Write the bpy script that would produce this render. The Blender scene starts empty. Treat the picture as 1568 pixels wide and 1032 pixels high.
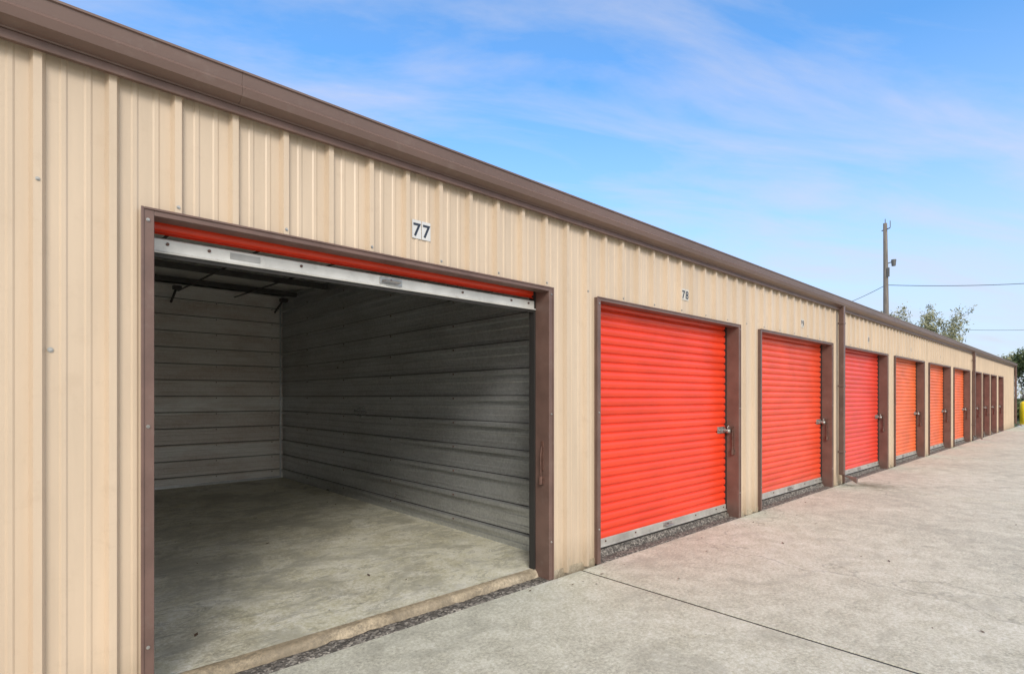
import bpy, math, random
from mathutils import Vector, Matrix, noise
random.seed(7)
sc=bpy.context.scene
C=bpy.context.collection

# ---------------------------------------------------------------- helpers
def empty(name):
    o=bpy.data.objects.new(name,None); C.objects.link(o); return o
class M:
    def __init__(s): s.v=[]; s.f=[]
    def add(s,vs,fs):
        n=len(s.v); s.v+= [tuple(v) for v in vs]; s.f+=[tuple(i+n for i in f) for f in fs]
    def box(s,x0,x1,y0,y1,z0,z1):
        s.add([(x0,y0,z0),(x1,y0,z0),(x1,y1,z0),(x0,y1,z0),(x0,y0,z1),(x1,y0,z1),(x1,y1,z1),(x0,y1,z1)],
              [(0,3,2,1),(4,5,6,7),(0,1,5,4),(1,2,6,5),(2,3,7,6),(3,0,4,7)])
    def tube(s,pts,rs,n=8,cap=True):
        pts=[Vector(p) for p in pts]
        if not hasattr(rs,'__len__'): rs=[rs]*len(pts)
        rings=[];base=len(s.v)
        for i,p in enumerate(pts):
            d=(pts[min(i+1,len(pts)-1)]-pts[max(i-1,0)]).normalized()
            a=Vector((0,0,1)) if abs(d.z)<.9 else Vector((1,0,0))
            u=d.cross(a).normalized(); w=d.cross(u)
            for k in range(n):
                t=2*math.pi*k/n
                s.v.append(tuple(p+(u*math.cos(t)+w*math.sin(t))*rs[i]))
        for i in range(len(pts)-1):
            for k in range(n):
                a=base+i*n+k; b=base+i*n+(k+1)%n
                s.f.append((a,b,b+n,a+n))
        if cap:
            s.f.append(tuple(base+k for k in range(n))[::-1])
            s.f.append(tuple(base+(len(pts)-1)*n+k for k in range(n)))
    def prism_x(s,prof,x0,x1,closed=True):
        n=len(prof)
        vs=[(x0,y,z) for y,z in prof]+[(x1,y,z) for y,z in prof]
        fs=[(i,(i+1)%n,(i+1)%n+n,i+n) for i in range(n if closed else n-1)]
        if closed: fs+=[tuple(range(n))[::-1],tuple(range(n,2*n))]
        s.add(vs,fs)
    def make(s,name,mat,parent=None,smooth=False,bevel=0):
        me=bpy.data.meshes.new(name); me.from_pydata(s.v,[],s.f); me.update()
        if mat: me.materials.append(mat)
        o=bpy.data.objects.new(name,me); C.objects.link(o)
        if parent: o.parent=parent
        if smooth:
            for p in me.polygons: p.use_smooth=True
        if bevel:
            b=o.modifiers.new('bevel','BEVEL'); b.width=bevel; b.segments=2; b.limit_method='ANGLE'
        return o

# ---------------------------------------------------------------- materials
def newmat(name):
    m=bpy.data.materials.new(name); m.use_nodes=True
    nt=m.node_tree; b=nt.nodes['Principled BSDF']
    return m,nt,b
def N(nt,t,**k):
    n=nt.nodes.new(t)
    for a,v in k.items(): setattr(n,a,v)
    return n
def pos(nt,scale=(1,1,1)):
    g=N(nt,'ShaderNodeNewGeometry'); mp=N(nt,'ShaderNodeMapping'); mp.inputs['Scale'].default_value=scale
    nt.links.new(g.outputs['Position'],mp.inputs['Vector']); return mp.outputs['Vector']
def noi(nt,vec,scale,detail=4,rough=.55,dist=0):
    n=N(nt,'ShaderNodeTexNoise'); n.inputs['Scale'].default_value=scale; n.inputs['Detail'].default_value=detail
    n.inputs['Roughness'].default_value=rough; n.inputs['Distortion'].default_value=dist
    nt.links.new(vec,n.inputs['Vector']); return n.outputs['Fac']
def ramp(nt,fac,stops):
    r=N(nt,'ShaderNodeValToRGB'); e=r.color_ramp.elements
    while len(e)<len(stops): e.new(.5)
    for i,(p,c) in enumerate(stops):
        e[i].position=p; e[i].color=(c,c,c,1) if not hasattr(c,'__len__') else (*c,1)
    nt.links.new(fac,r.inputs['Fac']); return r.outputs['Color']
def mix(nt,fac,a,b,mode='MIX'):
    n=N(nt,'ShaderNodeMix',data_type='RGBA',blend_type=mode)
    for s,v in ((n.inputs[0],fac),(n.inputs[6],a),(n.inputs[7],b)):
        if isinstance(v,(int,float)): s.default_value=v
        elif isinstance(v,tuple): s.default_value=(*v,1)
        else: nt.links.new(v,s)
    return n.outputs[2]
def bump(nt,b,h,strength=.3,dist=.01):
    n=N(nt,'ShaderNodeBump'); n.inputs['Strength'].default_value=strength; n.inputs['Distance'].default_value=dist
    nt.links.new(h,n.inputs['Height']); nt.links.new(n.outputs[0],b.inputs['Normal'])

def painted(name,col,rough=.4,var=.12,streak=(3,3,.5),dirt=None,metal=0,grime=0):
    m,nt,b=newmat(name)
    v=pos(nt,streak); f=noi(nt,v,2.5,5,.6)
    dark=tuple(c*(1-var*1.6) for c in col); lite=tuple(min(1,c*(1+var)) for c in col)
    c=ramp(nt,f,[(.3,dark),(.7,lite)])
    if dirt:
        f2=noi(nt,pos(nt),9,6,.7); r=ramp(nt,f2,[(.55,0),(.75,1)])
        mm=N(nt,'ShaderNodeMath',operation='MULTIPLY'); nt.links.new(r,mm.inputs[0]); mm.inputs[1].default_value=.5
        c=mix(nt,mm.outputs[0],c,dirt)
    if grime:   # real dirt splash near the foot of the panel
        g=N(nt,'ShaderNodeNewGeometry'); s=N(nt,'ShaderNodeSeparateXYZ'); nt.links.new(g.outputs['Position'],s.inputs[0])
        a=N(nt,'ShaderNodeMapRange'); a.inputs[1].default_value=.0; a.inputs[2].default_value=.28; a.inputs[3].default_value=grime; a.inputs[4].default_value=0
        nt.links.new(s.outputs[2],a.inputs[0])
        f3=noi(nt,pos(nt,(6,6,2)),4,5,.7)
        mm=N(nt,'ShaderNodeMath',operation='MULTIPLY'); nt.links.new(a.outputs[0],mm.inputs[0]); nt.links.new(f3,mm.inputs[1])
        c=mix(nt,mm.outputs[0],c,(.22,.17,.11))
    nt.links.new(c,b.inputs['Base Color'])
    b.inputs['Roughness'].default_value=rough; b.inputs['Metallic'].default_value=metal
    f4=noi(nt,pos(nt),7,3); bump(nt,b,f4,.12,.01)
    return m
tan=painted('tan_siding',(.590,.470,.350),.36,.07,(2.5,2,.25),dirt=(.49,.38,.275),grime=.9)
brown=painted('brown_trim',(.150,.090,.074),.42,.15,(2,2,2),dirt=(.2,.15,.13))
brownl=painted('brown_gutter',(.165,.108,.092),.35,.1,(.4,2,2),dirt=(.22,.17,.15))
rubber=painted('track_dark',(.03,.028,.027),.6,.2)
white_al=painted('bottom_bar_painted',(.74,.73,.70),.4,.12,(2,2,2),dirt=(.36,.32,.27),metal=.1)
grey_al=painted('bottom_bar_weathered',(.40,.39,.36),.45,.18,(2,2,2),dirt=(.18,.16,.13),metal=.1)
steel=painted('zinc_steel',(.45,.44,.42),.35,.2,(9,9,9),dirt=(.16,.09,.05),metal=.8)
rust=painted('rusty_steel',(.12,.06,.045),.6,.3,(20,20,20))
roofm=painted('roof_metal',(.5,.5,.48),.4,.1)
reds=[painted('door_red_a',(.81,.056,.018),.28,.09,(.7,1,1.5)),
      painted('door_red_b',(.79,.078,.028),.32,.10,(.7,1,1.5),grime=.6),
      painted('door_red_c',(.77,.058,.030),.33,.09,(.7,1,1.5)),
      painted('door_orange',(.84,.16,.045),.38,.12,(.7,1,1.5))]

def galv(name,a,b_,rough,metal,warm=None,amt=.55,band=0.0):
    m,nt,b=newmat(name)
    f=noi(nt,pos(nt,(.5,.5,1.2)),1.6,4,.55,.2)
    c=ramp(nt,f,[(.3,a),(.7,b_)])
    # soft dirt lying in broad patches
    f2=noi(nt,pos(nt,(.6,.6,2.2)),2.2,4,.55)
    c=mix(nt,ramp(nt,f2,[(.45,0),(.72,amt)]),c,warm or (.25,.22,.18))
    f5=noi(nt,pos(nt),14,5,.7)
    c=mix(nt,ramp(nt,f5,[(.62,0),(.74,.22)]),c,tuple(x*.5 for x in a))
    # every sheet a slightly different tone (rib pitch)
    g=N(nt,'ShaderNodeNewGeometry'); s=N(nt,'ShaderNodeSeparateXYZ'); nt.links.new(g.outputs['Position'],s.inputs[0])
    q=N(nt,'ShaderNodeMath',operation='MULTIPLY_ADD'); nt.links.new(s.outputs[2],q.inputs[0]); q.inputs[1].default_value=1/.2335; q.inputs[2].default_value=-.165/.2335
    fl_=N(nt,'ShaderNodeMath',operation='FLOOR'); nt.links.new(q.outputs[0],fl_.inputs[0])
    wn=N(nt,'ShaderNodeTexWhiteNoise',noise_dimensions='1D'); nt.links.new(fl_.outputs[0],wn.inputs['W'])
    mm=N(nt,'ShaderNodeMath',operation='MULTIPLY'); nt.links.new(wn.outputs['Value'],mm.inputs[0]); mm.inputs[1].default_value=band
    c=mix(nt,mm.outputs[0],c,warm or (.25,.22,.18))
    vo=N(nt,'ShaderNodeTexVoronoi'); vo.inputs['Scale'].default_value=55; nt.links.new(pos(nt),vo.inputs['Vector'])
    sp=N(nt,'ShaderNodeSeparateColor'); nt.links.new(vo.outputs['Color'],sp.inputs[0])
    c=mix(nt,.15,c,mix(nt,sp.outputs[0],(.2,.2,.2),(.9,.9,.9)),'OVERLAY')
    nt.links.new(c,b.inputs['Base Color']); b.inputs['Metallic'].default_value=metal
    nt.links.new(ramp(nt,f,[(.3,rough-.06),(.7,rough+.1)]),b.inputs['Roughness'])
    bump(nt,b,noi(nt,pos(nt,(1,1,1)),2.5,2),.35,.03)
    return m
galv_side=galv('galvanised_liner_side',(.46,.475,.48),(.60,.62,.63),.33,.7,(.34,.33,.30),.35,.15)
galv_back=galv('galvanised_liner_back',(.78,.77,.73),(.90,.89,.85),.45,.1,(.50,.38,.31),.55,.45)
ceilm=painted('ceiling_insulation',(.80,.78,.74),.7,.08,(1,1,1),dirt=(.5,.48,.43))
purl=painted('purlin_dark',(.06,.057,.052),.55,.2)

def concrete(name,base,dark,lite,outer=True):
    m,nt,b=newmat(name)
    p=pos(nt)
    big=noi(nt,p,.55,6,.62,.6)
    c=ramp(nt,big,[(.3,dark),(.5,base),(.72,lite)])
    mid=noi(nt,p,5.5,9,.78,.2)
    c=mix(nt,.65 if outer else .8,c,ramp(nt,mid,[(.36,.33),(.64,.65)]),'OVERLAY')
    fine=noi(nt,p,45,6,.9)
    c=mix(nt,.85,c,ramp(nt,fine,[(.36,.24),(.62,.70)]),'OVERLAY')
    st=noi(nt,pos(nt,(1,1.5,1)),1.7,5,.6,1.2)
    c=mix(nt,ramp(nt,st,[(.54,0),(.66,.4)]),c,tuple(x*.6 for x in base))
    wt=noi(nt,pos(nt,(1.3,.8,1)),2.3,8,.78,1.5)
    c=mix(nt,ramp(nt,wt,[(.56,0),(.66,.3)]),c,tuple(min(1,x*1.25) for x in base))
    if not outer:
        sc_=noi(nt,pos(nt,(1,2.2,1)),2.3,6,.8,2.2)
        c=mix(nt,ramp(nt,sc_,[(.53,0),(.58,.6),(.64,0)]),c,tuple(x*.33 for x in base))
        s2=noi(nt,pos(nt,(1,1,1)),1.6,7,.7,.6)
        c=mix(nt,ramp(nt,s2,[(.48,0),(.58,.55)]),c,tuple(x*.5 for x in base))
    vo=N(nt,'ShaderNodeTexVoronoi'); vo.inputs['Scale'].default_value=9 if outer else 4; nt.links.new(p,vo.inputs['Vector'])
    c=mix(nt,ramp(nt,vo.outputs['Distance'],[(.03,.7),(.07,0)]),c,tuple(x*.3 for x in base))
    if outer:
        vc=N(nt,'ShaderNodeTexVoronoi',feature='DISTANCE_TO_EDGE'); vc.inputs['Scale'].default_value=.33
        dn=N(nt,'ShaderNodeTexNoise'); dn.inputs['Scale'].default_value=1.5; dn.inputs['Detail'].default_value=6; nt.links.new(p,dn.inputs['Vector'])
        vm=N(nt,'ShaderNodeVectorMath',operation='ADD'); nt.links.new(p,vm.inputs[0]); nt.links.new(dn.outputs['Color'],vm.inputs[1])
        nt.links.new(vm.outputs[0],vc.inputs['Vector'])
        c=mix(nt,ramp(nt,vc.outputs['Distance'],[(.0,.5),(.004,0)]),c,tuple(x*.35 for x in base))
        vd=N(nt,'ShaderNodeVectorMath',operation='DISTANCE'); nt.links.new(p,vd.inputs[0]); vd.inputs[1].default_value=(9.6,-.35,0)
        ad=N(nt,'ShaderNodeMath',operation='ADD'); nt.links.new(vd.outputs['Value'],ad.inputs[0]); nt.links.new(mid,ad.inputs[1])
        c=mix(nt,ramp(nt,ad.outputs[0],[(.55,.7),(1.0,0)]),c,(.1,.1,.055))
    nt.links.new(c,b.inputs['Base Color']); b.inputs['Roughness'].default_value=.8 if outer else .5
    if not outer: nt.links.new(ramp(nt,mid,[(.3,.4),(.7,.7)]),b.inputs['Roughness'])
    h=mix(nt,.6,mid,fine); bump(nt,b,h,.6,.012)
    return m
conc=concrete('driveway_concrete',(.545,.535,.450),(.475,.465,.390),(.60,.59,.505))
floorm=concrete('floor_concrete',(.70,.68,.56),(.54,.515,.41),(.77,.76,.66),False)
edgem=concrete('slab_edge_concrete',(.44,.36,.25),(.25,.2,.13),(.54,.47,.36),False)
def gravel():
    m,nt,b=newmat('dark_rough_asphalt'); p=pos(nt)
    vo=N(nt,'ShaderNodeTexVoronoi'); vo.inputs['Scale'].default_value=70; nt.links.new(p,vo.inputs['Vector'])
    sp=N(nt,'ShaderNodeSeparateColor'); nt.links.new(vo.outputs['Color'],sp.inputs[0])
    c=ramp(nt,sp.outputs[0],[(0,(.05,.045,.04)),(.6,(.14,.125,.11)),(1,(.34,.31,.27))])
    nt.links.new(c,b.inputs['Base Color']); b.inputs['Roughness'].default_value=.9
    bump(nt,b,vo.outputs['Distance'],.8,.01); return m
grav=gravel()
def grass():
    m,nt,b=newmat('grass_ground'); p=pos(nt)
    f=noi(nt,p,.4,6,.7); f2=noi(nt,p,30,4,.8)
    c=ramp(nt,f,[(.3,(.05,.07,.02)),(.55,(.08,.1,.035)),(.75,(.14,.12,.06))])
    c=mix(nt,.5,c,ramp(nt,f2,[(.3,.2),(.7,.75)]),'OVERLAY')
    nt.links.new(c,b.inputs['Base Color']); b.inputs['Roughness'].default_value=.95; bump(nt,b,f2,.6,.05); return m
def leafmat(name,a,b_):
    m,nt,b=newmat(name); f=noi(nt,pos(nt),1.3,5,.7)
    nt.links.new(ramp(nt,f,[(.3,a),(.7,b_)]),b.inputs['Base Color']); b.inputs['Roughness'].default_value=.7
    return m
leaf_pale=leafmat('leaf_pale',(.20,.20,.10),(.38,.37,.22))
leaf_dark=leafmat('leaf_green',(.045,.07,.02),(.14,.17,.05))
bark=leafmat('bark',(.09,.075,.06),(.19,.165,.14))
woodm=painted('weathered_wood',(.20,.175,.155),.8,.25,(8,8,.6))
yellow=painted('yellow_paint',(.85,.62,.02),.4,.08,dirt=(.5,.35,.05))
blackm=painted('black_vinyl',(.02,.03,.05),.5,.1)
whitem=painted('white_vinyl',(.60,.60,.60),.5,.06)
paletan=painted('number_sticker',(.58,.55,.50),.5,.06)

# ---------------------------------------------------------------- ground
g=M(); g.add([(-700,-700,-.06),(700,-700,-.06),(700,700,-.06),(-700,700,-.06)],[(0,1,2,3)]); g.make('ground',grass())
drive=empty('concrete_driveway')
d=M(); xs=[-15.05,-8.95,-2.85,3.25,9.3,15.4,21.5,27.6,36]; ys=[-.03,-6.1,-12.2]
for i in range(len(xs)-1):
    for j in range(len(ys)-1):
        g_=.012 if xs[i+1]<4 else .018
        d.box(xs[i]+.011,xs[i+1]-g_,ys[j+1]+.012,ys[j]-.002,-.12,0)
d.make('slabs',conc,drive,bevel=.005)
d=M(); d.add([(-15.05,-12.2,-.005),(36,-12.2,-.005),(36,-.04,-.005),(-15.05,-.04,-.005)],[(0,1,2,3)]); d.make('joint_filler',rubber,drive)

# ---------------------------------------------------------------- building
B=empty('self_storage_building')
X0,X1=-12.1,33.0; H=2.67; DEP=12.44; MID=6.22; RZ=2.93
P=.2335; R0=.058
def segs(t0,t1,phase=R0,hh=.029,mh=.004,hb=.025,ht=.013):
    """piece-wise linear rib profile"""
    bp=[]
    k=int((t0-phase)/P)-2
    while phase+k*P<t1+P:
        c=phase+k*P
        bp+=[(c-hb,0),(c-ht,hh),(c+ht,hh),(c+hb,0)]
        for q in (1/3,2/3):
            m=c+P*q; bp+=[(m-.014,0),(m-.007,mh),(m+.007,mh),(m+.014,0)]
        k+=1
    bp.sort()
    out=[]
    def ev(t):
        for (a,ya),(b,yb) in zip(bp,bp[1:]):
            if a<=t<=b: return ya+(yb-ya)*((t-a)/(b-a) if b>a else 0)
        return 0
    out=[(t0,ev(t0))]+[p for p in bp if t0<p[0]<t1]+[(t1,ev(t1))]
    return out
sid=M()
def siding(x0,x1,z0,z1,y=0,sgn=-1):
    s=segs(x0,x1); n=len(s)
    sid.add([(t,y+sgn*h,z0) for t,h in s]+[(t,y+sgn*h,z1) for t,h in s],[(i,i+1,i+1+n,i+n) for i in range(n-1)])
# doors (left outer edge, right outer edge)
doors=[(.392+3.05*k,.392+3.05*k+2.532,k) for k in range(-4,7)]
doors+=[(21.75,23.45,7),(23.85,25.3,8),(25.65,27.1,9),(27.6,29.1,10)]
DT=2.15; FW=.043
px=X0
for a,b,k in doors:
    siding(px,a+.01,.012,H+.05); siding(a+.01,b-.01,DT-.01,H+.05); px=b-.01
siding(px,X1,.012,H+.05)
siding(X0,X1,.012,H+.05,DEP,1)
for xe,sg in ((X0,-1),(X1,1)):
    s=segs(0,DEP); n=len(s)
    top=lambda t: H+.05+(RZ-H)*(1-abs(t-MID)/MID)
    sid.add([(xe+sg*h,t,.012) for t,h in s]+[(xe+sg*h,t,top(t)) for t,h in s],[(i,i+1,i+1+n,i+n) for i in range(n-1)])
sid.make('metal_siding',tan,B)
lin=M(); px=X0
for a,b,k in doors:
    lin.box(px,a+.02,.012,.09,.05,H+.02); lin.box(a+.02,b-.02,.012,.09,DT-.0,H+.02); px=b-.02
lin.box(px,X1-.02,.012,.09,.05,H+.02)
lin.make('wall_framing',purl,B)
# roof
r=M()
r.prism_x([(-.10,H+.155),(MID,RZ+.165),(DEP+.1,H+.155),(DEP+.1,H+.125),(MID,RZ+.13),(-.10,H+.125)],X0-.06,X1+.06)
r.make('roof',roofm,B)
# gutter along the eave
gt=M()
prof=[(-.032,H+.03),(-.062,H+.03),(-.066,H+.034),(-.120,H+.052),(-.132,H+.085),(-.118,H+.10),(-.128,H+.150),(-.136,H+.153),(-.136,H+.162),(-.112,H+.164),(-.032,H+.15)]
for i in range(7):
    xa=X0-.06+i*(X1-X0+.12)/7; xb=X0-.06+(i+1)*(X1-X0+.12)/7
    gt.prism_x(prof,xa+.0005,xb-.0005)
gt.make('gutter',brownl,B)
gt=M(); gt.prism_x([(-.0305,H-.002),(-.058,H-.006),(-.060,H+.004),(-.054,H+.006),(-.054,H+.0295),(-.0305,H+.0295)],X0,X1); gt.make('eave_trim',brown,B)
# downspouts
ds=M()
def dspout(x):
    w=.036
    ds.box(x-w,x+w,-.115,-.045,.17,H+.06)
    ds.add([(x-w,-.115,.17),(x+w,-.115,.17),(x+w,-.045,.17),(x-w,-.045,.17),
            (x-w+.03,-.27,.055),(x+w+.03,-.27,.055),(x+w+.05,-.27,.13),(x-w+.03,-.27,.13)],
           [(0,1,5,4),(1,2,6,5),(2,3,7,6),(3,0,4,7),(4,5,6,7)])
    for z in (.5,1.5,2.45): ds.box(x-w-.012,x+w+.012,-.119,-.033,z,z+.03)
for x in (9.27,21.55,32.93,-2.95): dspout(x)
ds.make('downspouts',brown,B,bevel=.006)
# floor slab inside
def rough_strip(name,mat,x0,x1,prof,step,amp,parent):
    m=M(); n=int((x1-x0)/step)+1; k=len(prof)
    vs=[];fs=[]
    for i in range(n+1):
        x=x0+(x1-x0)*i/n
        for j,(y,z) in enumerate(prof):
            q=noise.noise(Vector((x*9,y*13,z*17+3)))+.5*noise.noise(Vector((x*31,y*37,z*31)))
            e=0 if j in(0,k-1) else 1
            vs.append((x,y+q*amp*e,z+q*amp*.5*e))
    for i in range(n):
        for j in range(k-1):
            a=i*k+j; fs.append((a,a+1,a+1+k,a+k))
    m.add(vs,fs); return m
fl=M(); fl.box(X0+.02,X1-.02,.15,DEP-.02,-.1,.05); fl.make('floor_slab',floorm,B)
for a,b,k in doors:
    em=edgem if k==0 else grav
    if k<-1 or k>7: 
        m=M(); m.prism_x([(.15,.0495),(.1,.045),(.07,.0),(.07,-.05),(.15,-.05)],a,b); m.make('threshold_edge',em,B); 
        m=M(); m.box(a,b,-.031,.075,-.05,.003); m.make('threshold_strip',grav,B); continue
    m=rough_strip('e',em,a,b,[(.152,.0497),(.125,.0495),(.105,.046),(.092,.035),(.085,.02),(.08,.005),(.07,-.02)],.012,.014,B); m.make('threshold_edge',em,B,smooth=True)
    m=rough_strip('s',grav,a,b,[(.09,-.004),(.07,.002),(.05,.005),(.03,.004),(.01,.005),(-.01,.003),(-.03,.001),(-.034,-.02)],.012,.013,B); m.make('threshold_strip',grav,B,smooth=True)
m=M(); px=X0
for a,b,k in doors:
    m.box(px,a,-.005,.15,-.05,.049); px=b
m.box(px,X1,-.005,.15,-.05,.049); m.make('pier_base',edgem,B)

# door frames
fr=M(); tr=M()
for a,b,k in doors:
    fr.box(a,a+FW,-.033,.11,.002,DT); fr.box(b-FW,b,-.033,.11,.002,DT)
    fr.box(a+FW,b-FW,-.032,.06,DT-.028,DT-.001)
    fr.box(a-.006,a+.006,-.038,-.0332,.002,DT+.004); fr.box(b-.006,b+.006,-.038,-.0332,.002,DT+.004)
    fr.box(a+.0062,b-.0062,-.038,-.0322,DT-.006,DT+.004)
    tr.box(a+.02,a+FW+.012,.111,.165,.052,DT+.1); tr.box(b-FW-.012,b-.02,.111,.165,.052,DT+.1)
fr.make('door_frames',brown,B,bevel=.003); tr.make('door_tracks',rubber,B)

# interior
I0,I1=.14,3.18
def liner(kind,c,t0,t1,z0,z1,sgn,mat,name):
    m=M(); s=segs(z0,z1,.05+.115,.040,.005,.026,.016); n=len(s)
    if kind=='X': m.add([(c+sgn*h,t0,t) for t,h in s]+[(c+sgn*h,t1,t) for t,h in s],[(i,i+1,i+1+n,i+n) for i in range(n-1)])
    else: m.add([(t0,c+sgn*h,t) for t,h in s]+[(t1,c+sgn*h,t) for t,h in s],[(i,i+1,i+1+n,i+n) for i in range(n-1)])
    return m.make(name,mat,B)
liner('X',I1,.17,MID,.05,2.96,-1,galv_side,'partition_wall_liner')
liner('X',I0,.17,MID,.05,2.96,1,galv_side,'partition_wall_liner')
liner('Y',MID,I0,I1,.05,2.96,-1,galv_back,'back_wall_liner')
m=M()
for k in range(-4,11):
    x=.14+3.04*k
    if abs(x-I0)>1 and abs(x-I1)>1: m.box(x,x+.02,.17,DEP-.1,.05,2.65)
m.box(X0+.1,I0-.05,MID,MID+.03,.05,2.9); m.box(I0-.05,I1+.05,MID+.005,MID+.03,.05,2.9); m.box(I1+.05,X1-.1,MID,MID+.03,.05,2.9)
m.box(I0-.03,I0-.005,.17,MID-.001,.05,2.9); m.box(I1+.005,I1+.03,.17,MID-.001,.05,2.9)
m.make('partitions',purl,B)
m=M()
for k in range(12):
    z=.165+P*k+.0262
    if z>2.8: break
    m.box(I1-.0075,I1-.0005,.17,MID-.05,z,z+.004)
    m.box(I0+.05,I1-.05,MID-.0095,MID-.0005,z,z+.007)
m.make('dark_rib_lines',rubber,B)  # thin dark strips added along each rib's upper edge for stronger definition
m=M()
for k in range(12):
    z=.165+P*k
    if z>2.8: break
    for y in (.3,1.5,2.7,3.9,5.1): m.tube([(I1-.040,y,z),(I1-.047,y,z)],.008,6)
    for x in (.6,1.4,2.2,3.0): m.tube([(x,MID-.040,z),(x,MID-.047,z)],.008,6)
m.make('liner_screws',rust,B)
# ceiling
m=M(); ny=40; nx=24
for j in range(ny+1):
    for i in range(nx+1):
        y=.02+(MID-.02)*j/ny; x=I0+(I1-I0)*i/nx
        z=H+.07+(RZ+.02-H)*(y/MID)-.03*abs(math.sin(math.pi*y/1.12))-.006*noise.noise(Vector((x*2,y*3,0)))
        m.v.append((x,y,z))
for j in range(ny):
    for i in range(nx):
        a=j*(nx+1)+i; m.f.append((a,a+1,a+nx+2,a+nx+1))
m.make('ceiling_insulation',ceilm,B,smooth=True)
m=M()
for j in range(1,6):
    y=j*1.12; z=H+.05+(RZ-H)*(y/MID)
    m.box(I0,I1,y,y+.05,z-.07,z-.06); m.box(I0,I1,y,y+.010,z-.06,z)
for x in (.95,1.7,2.45):
    m.prism_x([(.3,H-.01),(MID,RZ-.05),(MID,RZ-.062),(.3,H-.022)],x,x+.022)
for x in (1.62,3.05):
    m.tube([(x,MID-.03,2.70),(x,MID-.42,2.86)],.016,6)
    m.box(x-.05,x+.05,MID-.47,MID-.37,2.82,2.87)
m.make('purlins',purl,B)
m=M(); m.box(I1-.062,I1-.041,MID-.062,MID-.041,.05,2.9); m.box(I0+.045,I1-.065,MID-.05,MID-.041,.05,.085); m.make('corner_trim',galv_side,B)

# roll-up doors
def curtain(a,b,z0,z1,mat,parent,yc=.135):
    m=M(); pr=[]
    pitch=.0762
    shp=[(0,-.004),(.05,.001),(.11,.009),(.21,.0135),(.5,.0160),(.79,.0135),(.89,.009),(.95,.001)]
    kk=int((z0-.12)/pitch)-1
    while .12+kk*pitch<z1:
        for t,h in shp:
            zz=.12+(kk+t)*pitch
            if z0<=zz<=z1: pr.append((yc-h,zz))
        kk+=1
    m.prism_x(pr,a+FW-.01,b-FW+.01,closed=False)
    return m.make('curtain',mat,parent,smooth=True)
def bottom_bar(a,b,z,parent,mat,yc=.13):
    m=M(); m.prism_x([(yc+.004,z),(yc-.028,z),(yc-.030,z+.004),(yc-.018,z+.012),(yc-.018,z+.064),(yc-.012,z+.07),(yc+.004,z+.07)],a+FW+.002,b-FW-.002)
    m.make('bottom_bar',mat,parent)
    m=M()
    w=b-a
    for f in (.03,.1,.28,.5,.72,.9,.97):
        x=a+FW+(w-2*FW)*f; m.tube([(x,yc-.017,z+.045),(x,yc-.026,z+.045)],.007,8)
    m.make('bolts',rust,parent)
    m=M(); xc=(a+b)/2
    m.box(xc-.075,xc+.075,yc-.024,yc-.0185,z+.018,z+.058)
    m.tube([(xc-.055,yc-.024,z+.038),(xc-.05,yc-.05,z+.034),(xc+.05,yc-.05,z+.034),(xc+.055,yc-.024,z+.038)],.006,6)
    m.make('lift_handle',steel,parent,bevel=.002)
    m=M(); m.prism_x([(yc-.02,z-.001),(yc+.0,z-.001),(yc-.004,z-.018),(yc-.014,z-.018)],a+FW+.004,b-FW-.004); m.make('astragal',rubber,parent)
def latch(b,parent,zc=.975):
    x=b-FW; y=.118
    m=M(); m.box(x-.20,x-.035,y-.006,y+.004,zc-.035,zc+.04)
    m.tube([(x-.19,y-.016,zc),(x+.0,y-.016,zc)],.009,8)
    m.box(x-.15,x-.135,y-.03,y-.006,zc-.02,zc+.02); m.box(x-.075,x-.06,y-.03,y-.006,zc-.02,zc+.02)
    m.tube([(x-.11,y-.01,zc+.0),(x-.11,y-.055,zc)],.007,6)
    m.make('slide_latch',steel,parent,bevel=.002)
    m=M(); m.tube([(x-.035,y-.045,zc-.03),(x-.035,y-.045,zc+.01)],.026,12)
    m.tube([(x-.05,y-.045,zc+.01),(x-.05,y-.045,zc+.04),(x-.035,y-.045,zc+.052),(x-.02,y-.045,zc+.04),(x-.02,y-.045,zc+.01)],.005,6)
    m.make('padlock',steel,parent,smooth=True)
def strap(b,parent):
    m=M(); x=b-FW
    m.box(x-.006,x-.0005,.02,.05,.80,1.02)
    m.tube([(x-.012,.035,.98),(x-.02,.036,.9),(x-.017,.035,.74)],.006,6)
    m.tube([(x-.018,.035,.76),(x-.022,.035,.70)],.016,8)
    m.box(x-.01,x-.0005,.015,.055,.70,.76)
    m.make('latch_keeper',rust,parent,bevel=.002)
matidx={0:0,1:0,2:1,3:2,4:3,5:3,6:3,7:2,8:0,9:2,10:0,-1:0,-2:1,-3:0,-4:0}
def font(txt,x,z,size,parent):
    cu=bpy.data.curves.new('t','FONT'); cu.body=txt; cu.size=size; cu.extrude=.0006; cu.offset=size*.016; cu.align_x='CENTER'
    o=bpy.data.objects.new('t',cu); C.objects.link(o)
    bpy.context.view_layer.update()
    me=bpy.data.meshes.new_from_object(o.evaluated_get(bpy.context.evaluated_depsgraph_get()))
    bpy.data.objects.remove(o)
    me.transform(Matrix.Translation((x,-.0085,z))@Matrix.Rotation(math.pi/2,4,'X'))
    me.materials.clear(); me.materials.append(blackm)
    oo=bpy.data.objects.new('digit',me); C.objects.link(oo); oo.parent=parent
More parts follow.
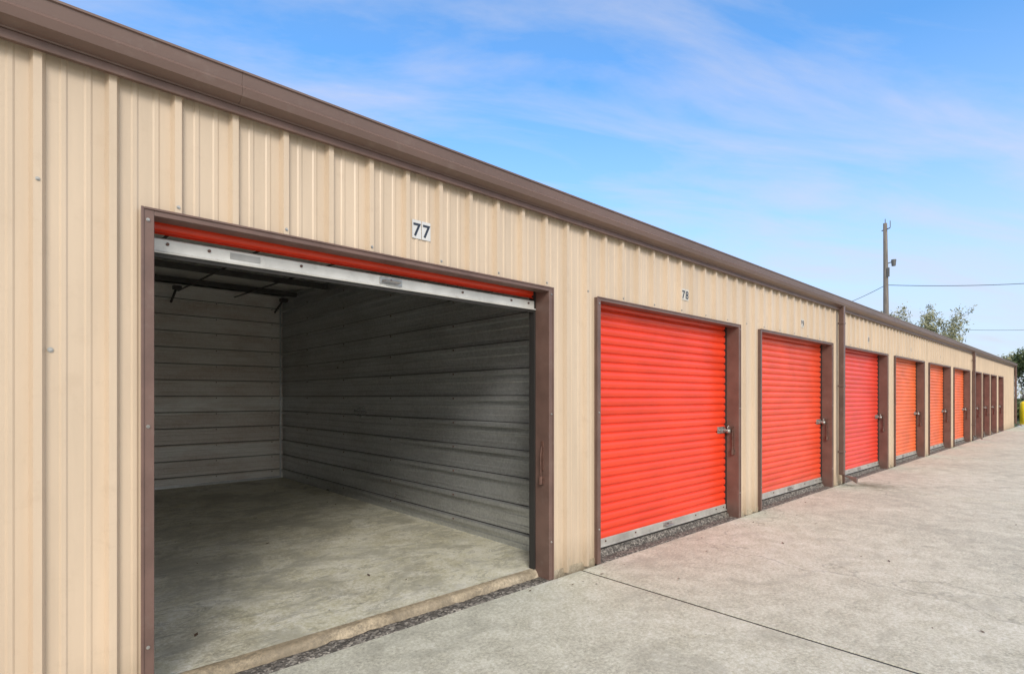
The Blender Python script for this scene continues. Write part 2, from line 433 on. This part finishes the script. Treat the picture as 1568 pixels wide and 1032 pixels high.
for a,b,k in doors:
    D=empty('roll_up_door'); D.parent=B
    mt=reds[matidx[k]]
    if k==0:
        curtain(a,b,2.065,DT+.12,mt,D); bottom_bar(a,b,1.998,D,white_al)
        m=M(); m.tube([(a+.05,.38,2.42),(b-.05,.38,2.42)],.19,24); m.make('curtain_coil',mt,D,smooth=False)
        m=M(); x=a+.38; m.box(x,x+.14,.1085,.1115,2.022,2.052); m.make('sticker',painted('sticker_grey',(.4,.4,.4),.6),D)
    else:
        curtain(a,b,.12,DT+.12,mt,D); bottom_bar(a,b,.068,D,grey_al); latch(b,D)
    strap(b,D)
    S=empty('unit_number'); S.parent=B
    n=77+k; xc=a+1.405 if b-a>2 else (a+b)/2
    kk=round((xc-R0)/P-.5); xc=R0+(kk+.5)*P+(-.012)
    for q,ch in ((-.033,str(n)[0]),(.034,str(n)[1])):
        m=M(); m.box(xc+q-.031,xc+q+.031,-.0075,-.0048,2.292,2.402); m.make('plate',whitem if k==0 else paletan,S)
        font(ch,xc+q,2.308,.108,S)
# screws
sw=M()
def screw(x,y,z,r=.008):
    sw.tube([(x,y,z),(x,y-.003,z)],r*1.25,10); sw.tube([(x,y-.003,z),(x,y-.008,z)],r*.75,6)
k=int((X0-R0)/P)+1
while R0+k*P<X1-.1:
    x=R0+k*P+.038
    inside=any(a-.03<x<b+.03 for a,b,_ in doors)
    if not inside:
        for z in ((1.53,) if k%3==0 else ()): screw(x,-.001,z)
        screw(x,-.001,.10,.006)
    if k%2==0: screw(x-.038,-.029,DT+.03,.006)
    k+=1
for a,b,_ in doors:
    for z in (.28,1.22,2.1): screw(a+.02,-.033,z,.006); screw(b-.02,-.033,z,.006)
sw.make('screws',steel,B)

# ---------------------------------------------------------------- bollards
def bollard(x,y):
    o=empty('safety_bollard'); m=M()
    m.tube([(x,y,-.1),(x,y,1.0),(x,y,1.06),(x,y,1.12),(x,y,1.15)],[.16,.16,.15,.10,.03],20); m.make('post',yellow,o,smooth=True)
    m=M(); m.tube([(x,y,-.1),(x,y,.02)],.24,20); m.make('footing',conc,o)
bollard(36.3,-.10); bollard(36.4,-1.7)

# ---------------------------------------------------------------- utility pole + wires
U=empty('utility_pole')
TX,TY=36.7,5.7
m=M(); m.tube([(TX+.25,TY,-.1),(TX+.1,TY,5),(TX,TY,8.7),(TX-.12,TY,11.25)],[.17,.15,.12,.10],12); m.make('pole',woodm,U,smooth=True)
m=M()
m.tube([(TX-.1,TY,11.2),(TX-.1,TY,11.5)],.02,6); m.tube([(TX-.25,TY-.25,10.9),(TX+.05,TY+.2,10.9)],.03,6); m.tube([(TX-.28,TY-.28,10.9),(TX-.28,TY-.28,11.3)],.02,6)
m.tube([(TX,TY,8.95),(TX+.1,TY-.35,9.05)],.03,6); m.tube([(TX+.1,TY-.36,9.15),(TX+.1,TY-.36,8.8)],[.13,.10],10)
m.box(TX-.14,TX-.04,TY-.2,TY-.1,8.2,8.7)
m.make('lamp_and_bracket',painted('pole_hardware',(.12,.12,.12),.5),U,)
m=M()
def wire(p,q,sag,r=.018):
    p=Vector(p);q=Vector(q); m.tube([p.lerp(q,t/16)-Vector((0,0,sag*4*(t/16)*(1-t/16))) for t in range(17)],r,5,False)
wire((TX,TY,7.75),(51,-5.0,9.0),.35); wire((TX,TY,7.75),(52.5,15.5,8.9),.35,.016)
wire((73.5,11,8.9),(90,-3.5,9.2),.3,.02)
m.make('wires',blackm,U)

# ---------------------------------------------------------------- trees
def tree(name,x,y,h,spread,leafm,nleaf,lsize,seed,trunk=.22,base=.35):
    rnd=random.Random(seed); T=empty(name); m=M(); tips=[]
    def branch(p,d,L,r,lev):
        pts=[p]; rs=[r]; q=p.copy(); dd=d.copy()
        for i in range(4):
            dd=(dd+Vector((rnd.uniform(-.22,.22),rnd.uniform(-.22,.22),rnd.uniform(-.05,.16)))).normalized()
            q=q+dd*(L/4); pts.append(q.copy()); rs.append(r*(1-.16*(i+1)))
        m.tube(pts,rs,6 if lev<2 else 4,False)
        if lev>=2: tips.extend(pts[1:])
        if lev<4:
            for i in range(4 if lev==0 else 3):
                a=rnd.uniform(0,6.28); s=rnd.uniform(.5,.95)*spread
                nd=(dd+Vector((math.cos(a)*s,math.sin(a)*s,rnd.uniform(0,.4)))).normalized()
                branch(pts[rnd.choice((2,3,4)) if lev else rnd.choice((3,4))],nd,L*rnd.uniform(.55,.8),rs[-1]*.7,lev+1)
    branch(Vector((x,y,-.1)),Vector((0,0,1)),h*base,trunk,0)
    m.make('trunk_and_limbs',bark,T)
    l=M()
    for i in range(nleaf):
        c=rnd.choice(tips)+Vector((rnd.gauss(0,.22),rnd.gauss(0,.22),rnd.gauss(0,.2)))
        u=Vector((rnd.uniform(-1,1),rnd.uniform(-1,1),rnd.uniform(-1,1))).normalized(); w=u.orthogonal().normalized()
        s=lsize*rnd.uniform(.5,1.3)
        l.add([c-u*s,c+w*s*.5,c+u*s,c-w*s*.5],[(0,1,2,3)])
    l.make('leaves',leafm,T)
tree('budding_tree',75.4,9.2,13.2,1.2,leaf_pale,6500,.13,3,.2,.36)
tree('budding_tree',82,4.6,8.2,.95,leaf_pale,3800,.14,5,.2,.34)
tree('leafy_tree',62,2.2,6.2,.95,leaf_dark,7000,.13,9,.2,.34)
tree('leafy_tree',58,-2.5,6.0,.95,leaf_dark,7000,.13,12,.2,.34)
def brush(name,x0,y0,x1,y1,w,h,n,mat,seed):
    rnd=random.Random(seed); l=M()
    for i in range(n):
        t=rnd.random(); cx=x0+(x1-x0)*t; cy=y0+(y1-y0)*t
        hh=h*(.55+.6*abs(noise.noise(Vector((cx*.35,cy*.35,seed)))*1.6))
        z=hh*rnd.random()**.7; c=Vector((cx+rnd.gauss(0,w*.4),cy+rnd.gauss(0,w*.4),z))
        u=Vector((rnd.uniform(-1,1),rnd.uniform(-1,1),rnd.uniform(-1,1))).normalized(); v=u.orthogonal().normalized(); s=.13*rnd.uniform(.5,1.4)
        l.add([c-u*s,c+v*s*.55,c+u*s,c-v*s*.55],[(0,1,2,3)])
    l.make(name,mat)
brush('hedge_row',44,9,46,-16,1.4,1.7,22000,leaf_dark,2)
brush('distant_tree_line',100,60,100,-60,5,6.5,26000,leaf_pale,4)
# scattered leaves
l=M(); rnd=random.Random(4)
for i in range(90):
    x=rnd.uniform(2,16); y=rnd.choice([rnd.uniform(-3,-.1),rnd.uniform(-.25,-.05)]); a=rnd.uniform(0,6.28); s=rnd.uniform(.006,.02)
    u=Vector((math.cos(a),math.sin(a),.2))*s; w=Vector((-math.sin(a),math.cos(a),.1))*s*.5; c=Vector((x,y,.006))
    l.add([c-u,c+w,c+u,c-w],[(0,1,2,3)])
for i in range(18):
    x=rnd.uniform(.6,3); y=rnd.uniform(.3,5); a=rnd.uniform(0,6.28); s=rnd.uniform(.008,.022)
    u=Vector((math.cos(a),math.sin(a),.2))*s; w=Vector((-math.sin(a),math.cos(a),.1))*s*.5; c=Vector((x,y,.056))
    l.add([c-u,c+w,c+u,c-w],[(0,1,2,3)])
l.make('leaf_litter',leafmat('dry_leaf',(.05,.03,.02),(.13,.08,.05)))

# ---------------------------------------------------------------- sky and sun
EL=math.radians(31); AZ=(-.55,-.83)
az=Vector(AZ).normalized(); sv=Vector((az.x*math.cos(EL),az.y*math.cos(EL),math.sin(EL)))
w=bpy.data.worlds.new('World'); sc.world=w; w.use_nodes=True; nt=w.node_tree; bg=nt.nodes['Background']
sky=N(nt,'ShaderNodeTexSky',sky_type='NISHITA',sun_disc=False); sky.sun_elevation=EL; sky.sun_rotation=math.atan2(AZ[0],AZ[1])%(2*math.pi)
sky.air_density=1.0; sky.dust_density=.4; sky.ozone_density=2.0
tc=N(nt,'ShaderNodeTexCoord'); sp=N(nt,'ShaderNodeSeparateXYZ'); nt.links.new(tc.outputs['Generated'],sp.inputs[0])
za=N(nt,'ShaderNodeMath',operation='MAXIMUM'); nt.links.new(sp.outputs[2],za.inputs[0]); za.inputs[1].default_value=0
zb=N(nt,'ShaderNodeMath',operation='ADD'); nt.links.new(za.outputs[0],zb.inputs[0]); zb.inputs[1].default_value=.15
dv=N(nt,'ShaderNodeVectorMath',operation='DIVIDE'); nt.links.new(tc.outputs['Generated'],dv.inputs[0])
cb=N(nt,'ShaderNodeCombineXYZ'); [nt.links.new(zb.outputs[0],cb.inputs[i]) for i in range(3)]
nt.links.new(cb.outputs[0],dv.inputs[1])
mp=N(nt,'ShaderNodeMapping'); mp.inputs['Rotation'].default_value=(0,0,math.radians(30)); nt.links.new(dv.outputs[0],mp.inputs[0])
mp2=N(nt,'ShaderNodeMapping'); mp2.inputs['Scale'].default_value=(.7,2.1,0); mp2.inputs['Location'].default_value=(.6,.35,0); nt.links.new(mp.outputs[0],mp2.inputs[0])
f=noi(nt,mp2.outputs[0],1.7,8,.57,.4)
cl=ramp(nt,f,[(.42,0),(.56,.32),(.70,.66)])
hz=ramp(nt,sp.outputs[2],[(0.0,.9),(.14,.76),(.32,.30),(.5,.04),(.62,.1),(.85,.75)])  # horizon haze, plus unseen white overhead added for soft neutral light
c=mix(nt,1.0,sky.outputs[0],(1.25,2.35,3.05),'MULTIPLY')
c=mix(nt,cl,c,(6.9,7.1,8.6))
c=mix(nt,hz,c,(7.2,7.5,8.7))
# bright warm sky glow round the unseen sun, added to light the interior
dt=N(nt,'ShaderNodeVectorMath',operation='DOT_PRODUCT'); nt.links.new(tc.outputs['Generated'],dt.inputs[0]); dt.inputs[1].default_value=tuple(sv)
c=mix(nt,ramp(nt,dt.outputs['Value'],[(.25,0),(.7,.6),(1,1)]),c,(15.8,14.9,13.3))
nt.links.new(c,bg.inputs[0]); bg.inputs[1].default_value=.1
sd=bpy.data.lights.new('sun','SUN'); sd.energy=2.15; sd.angle=math.radians(22); sd.color=(1,.94,.86)
so=bpy.data.objects.new('sun',sd); C.objects.link(so)
so.rotation_euler=(sv).to_track_quat('Z','Y').to_euler()

# ---------------------------------------------------------------- camera
cd=bpy.data.cameras.new('camera'); co=bpy.data.objects.new('camera',cd); C.objects.link(co)
cd.sensor_width=36; cd.lens=830/1568*36; cd.shift_y=92/1568; cd.clip_end=2000; cd.clip_start=.05
co.location=(0,-2.784,1.345); co.rotation_euler=(math.pi/2,0,-math.radians(90-47.6))
sc.camera=co
sc.view_settings.view_transform='Standard'; sc.view_settings.look='None'; sc.view_settings.exposure=0
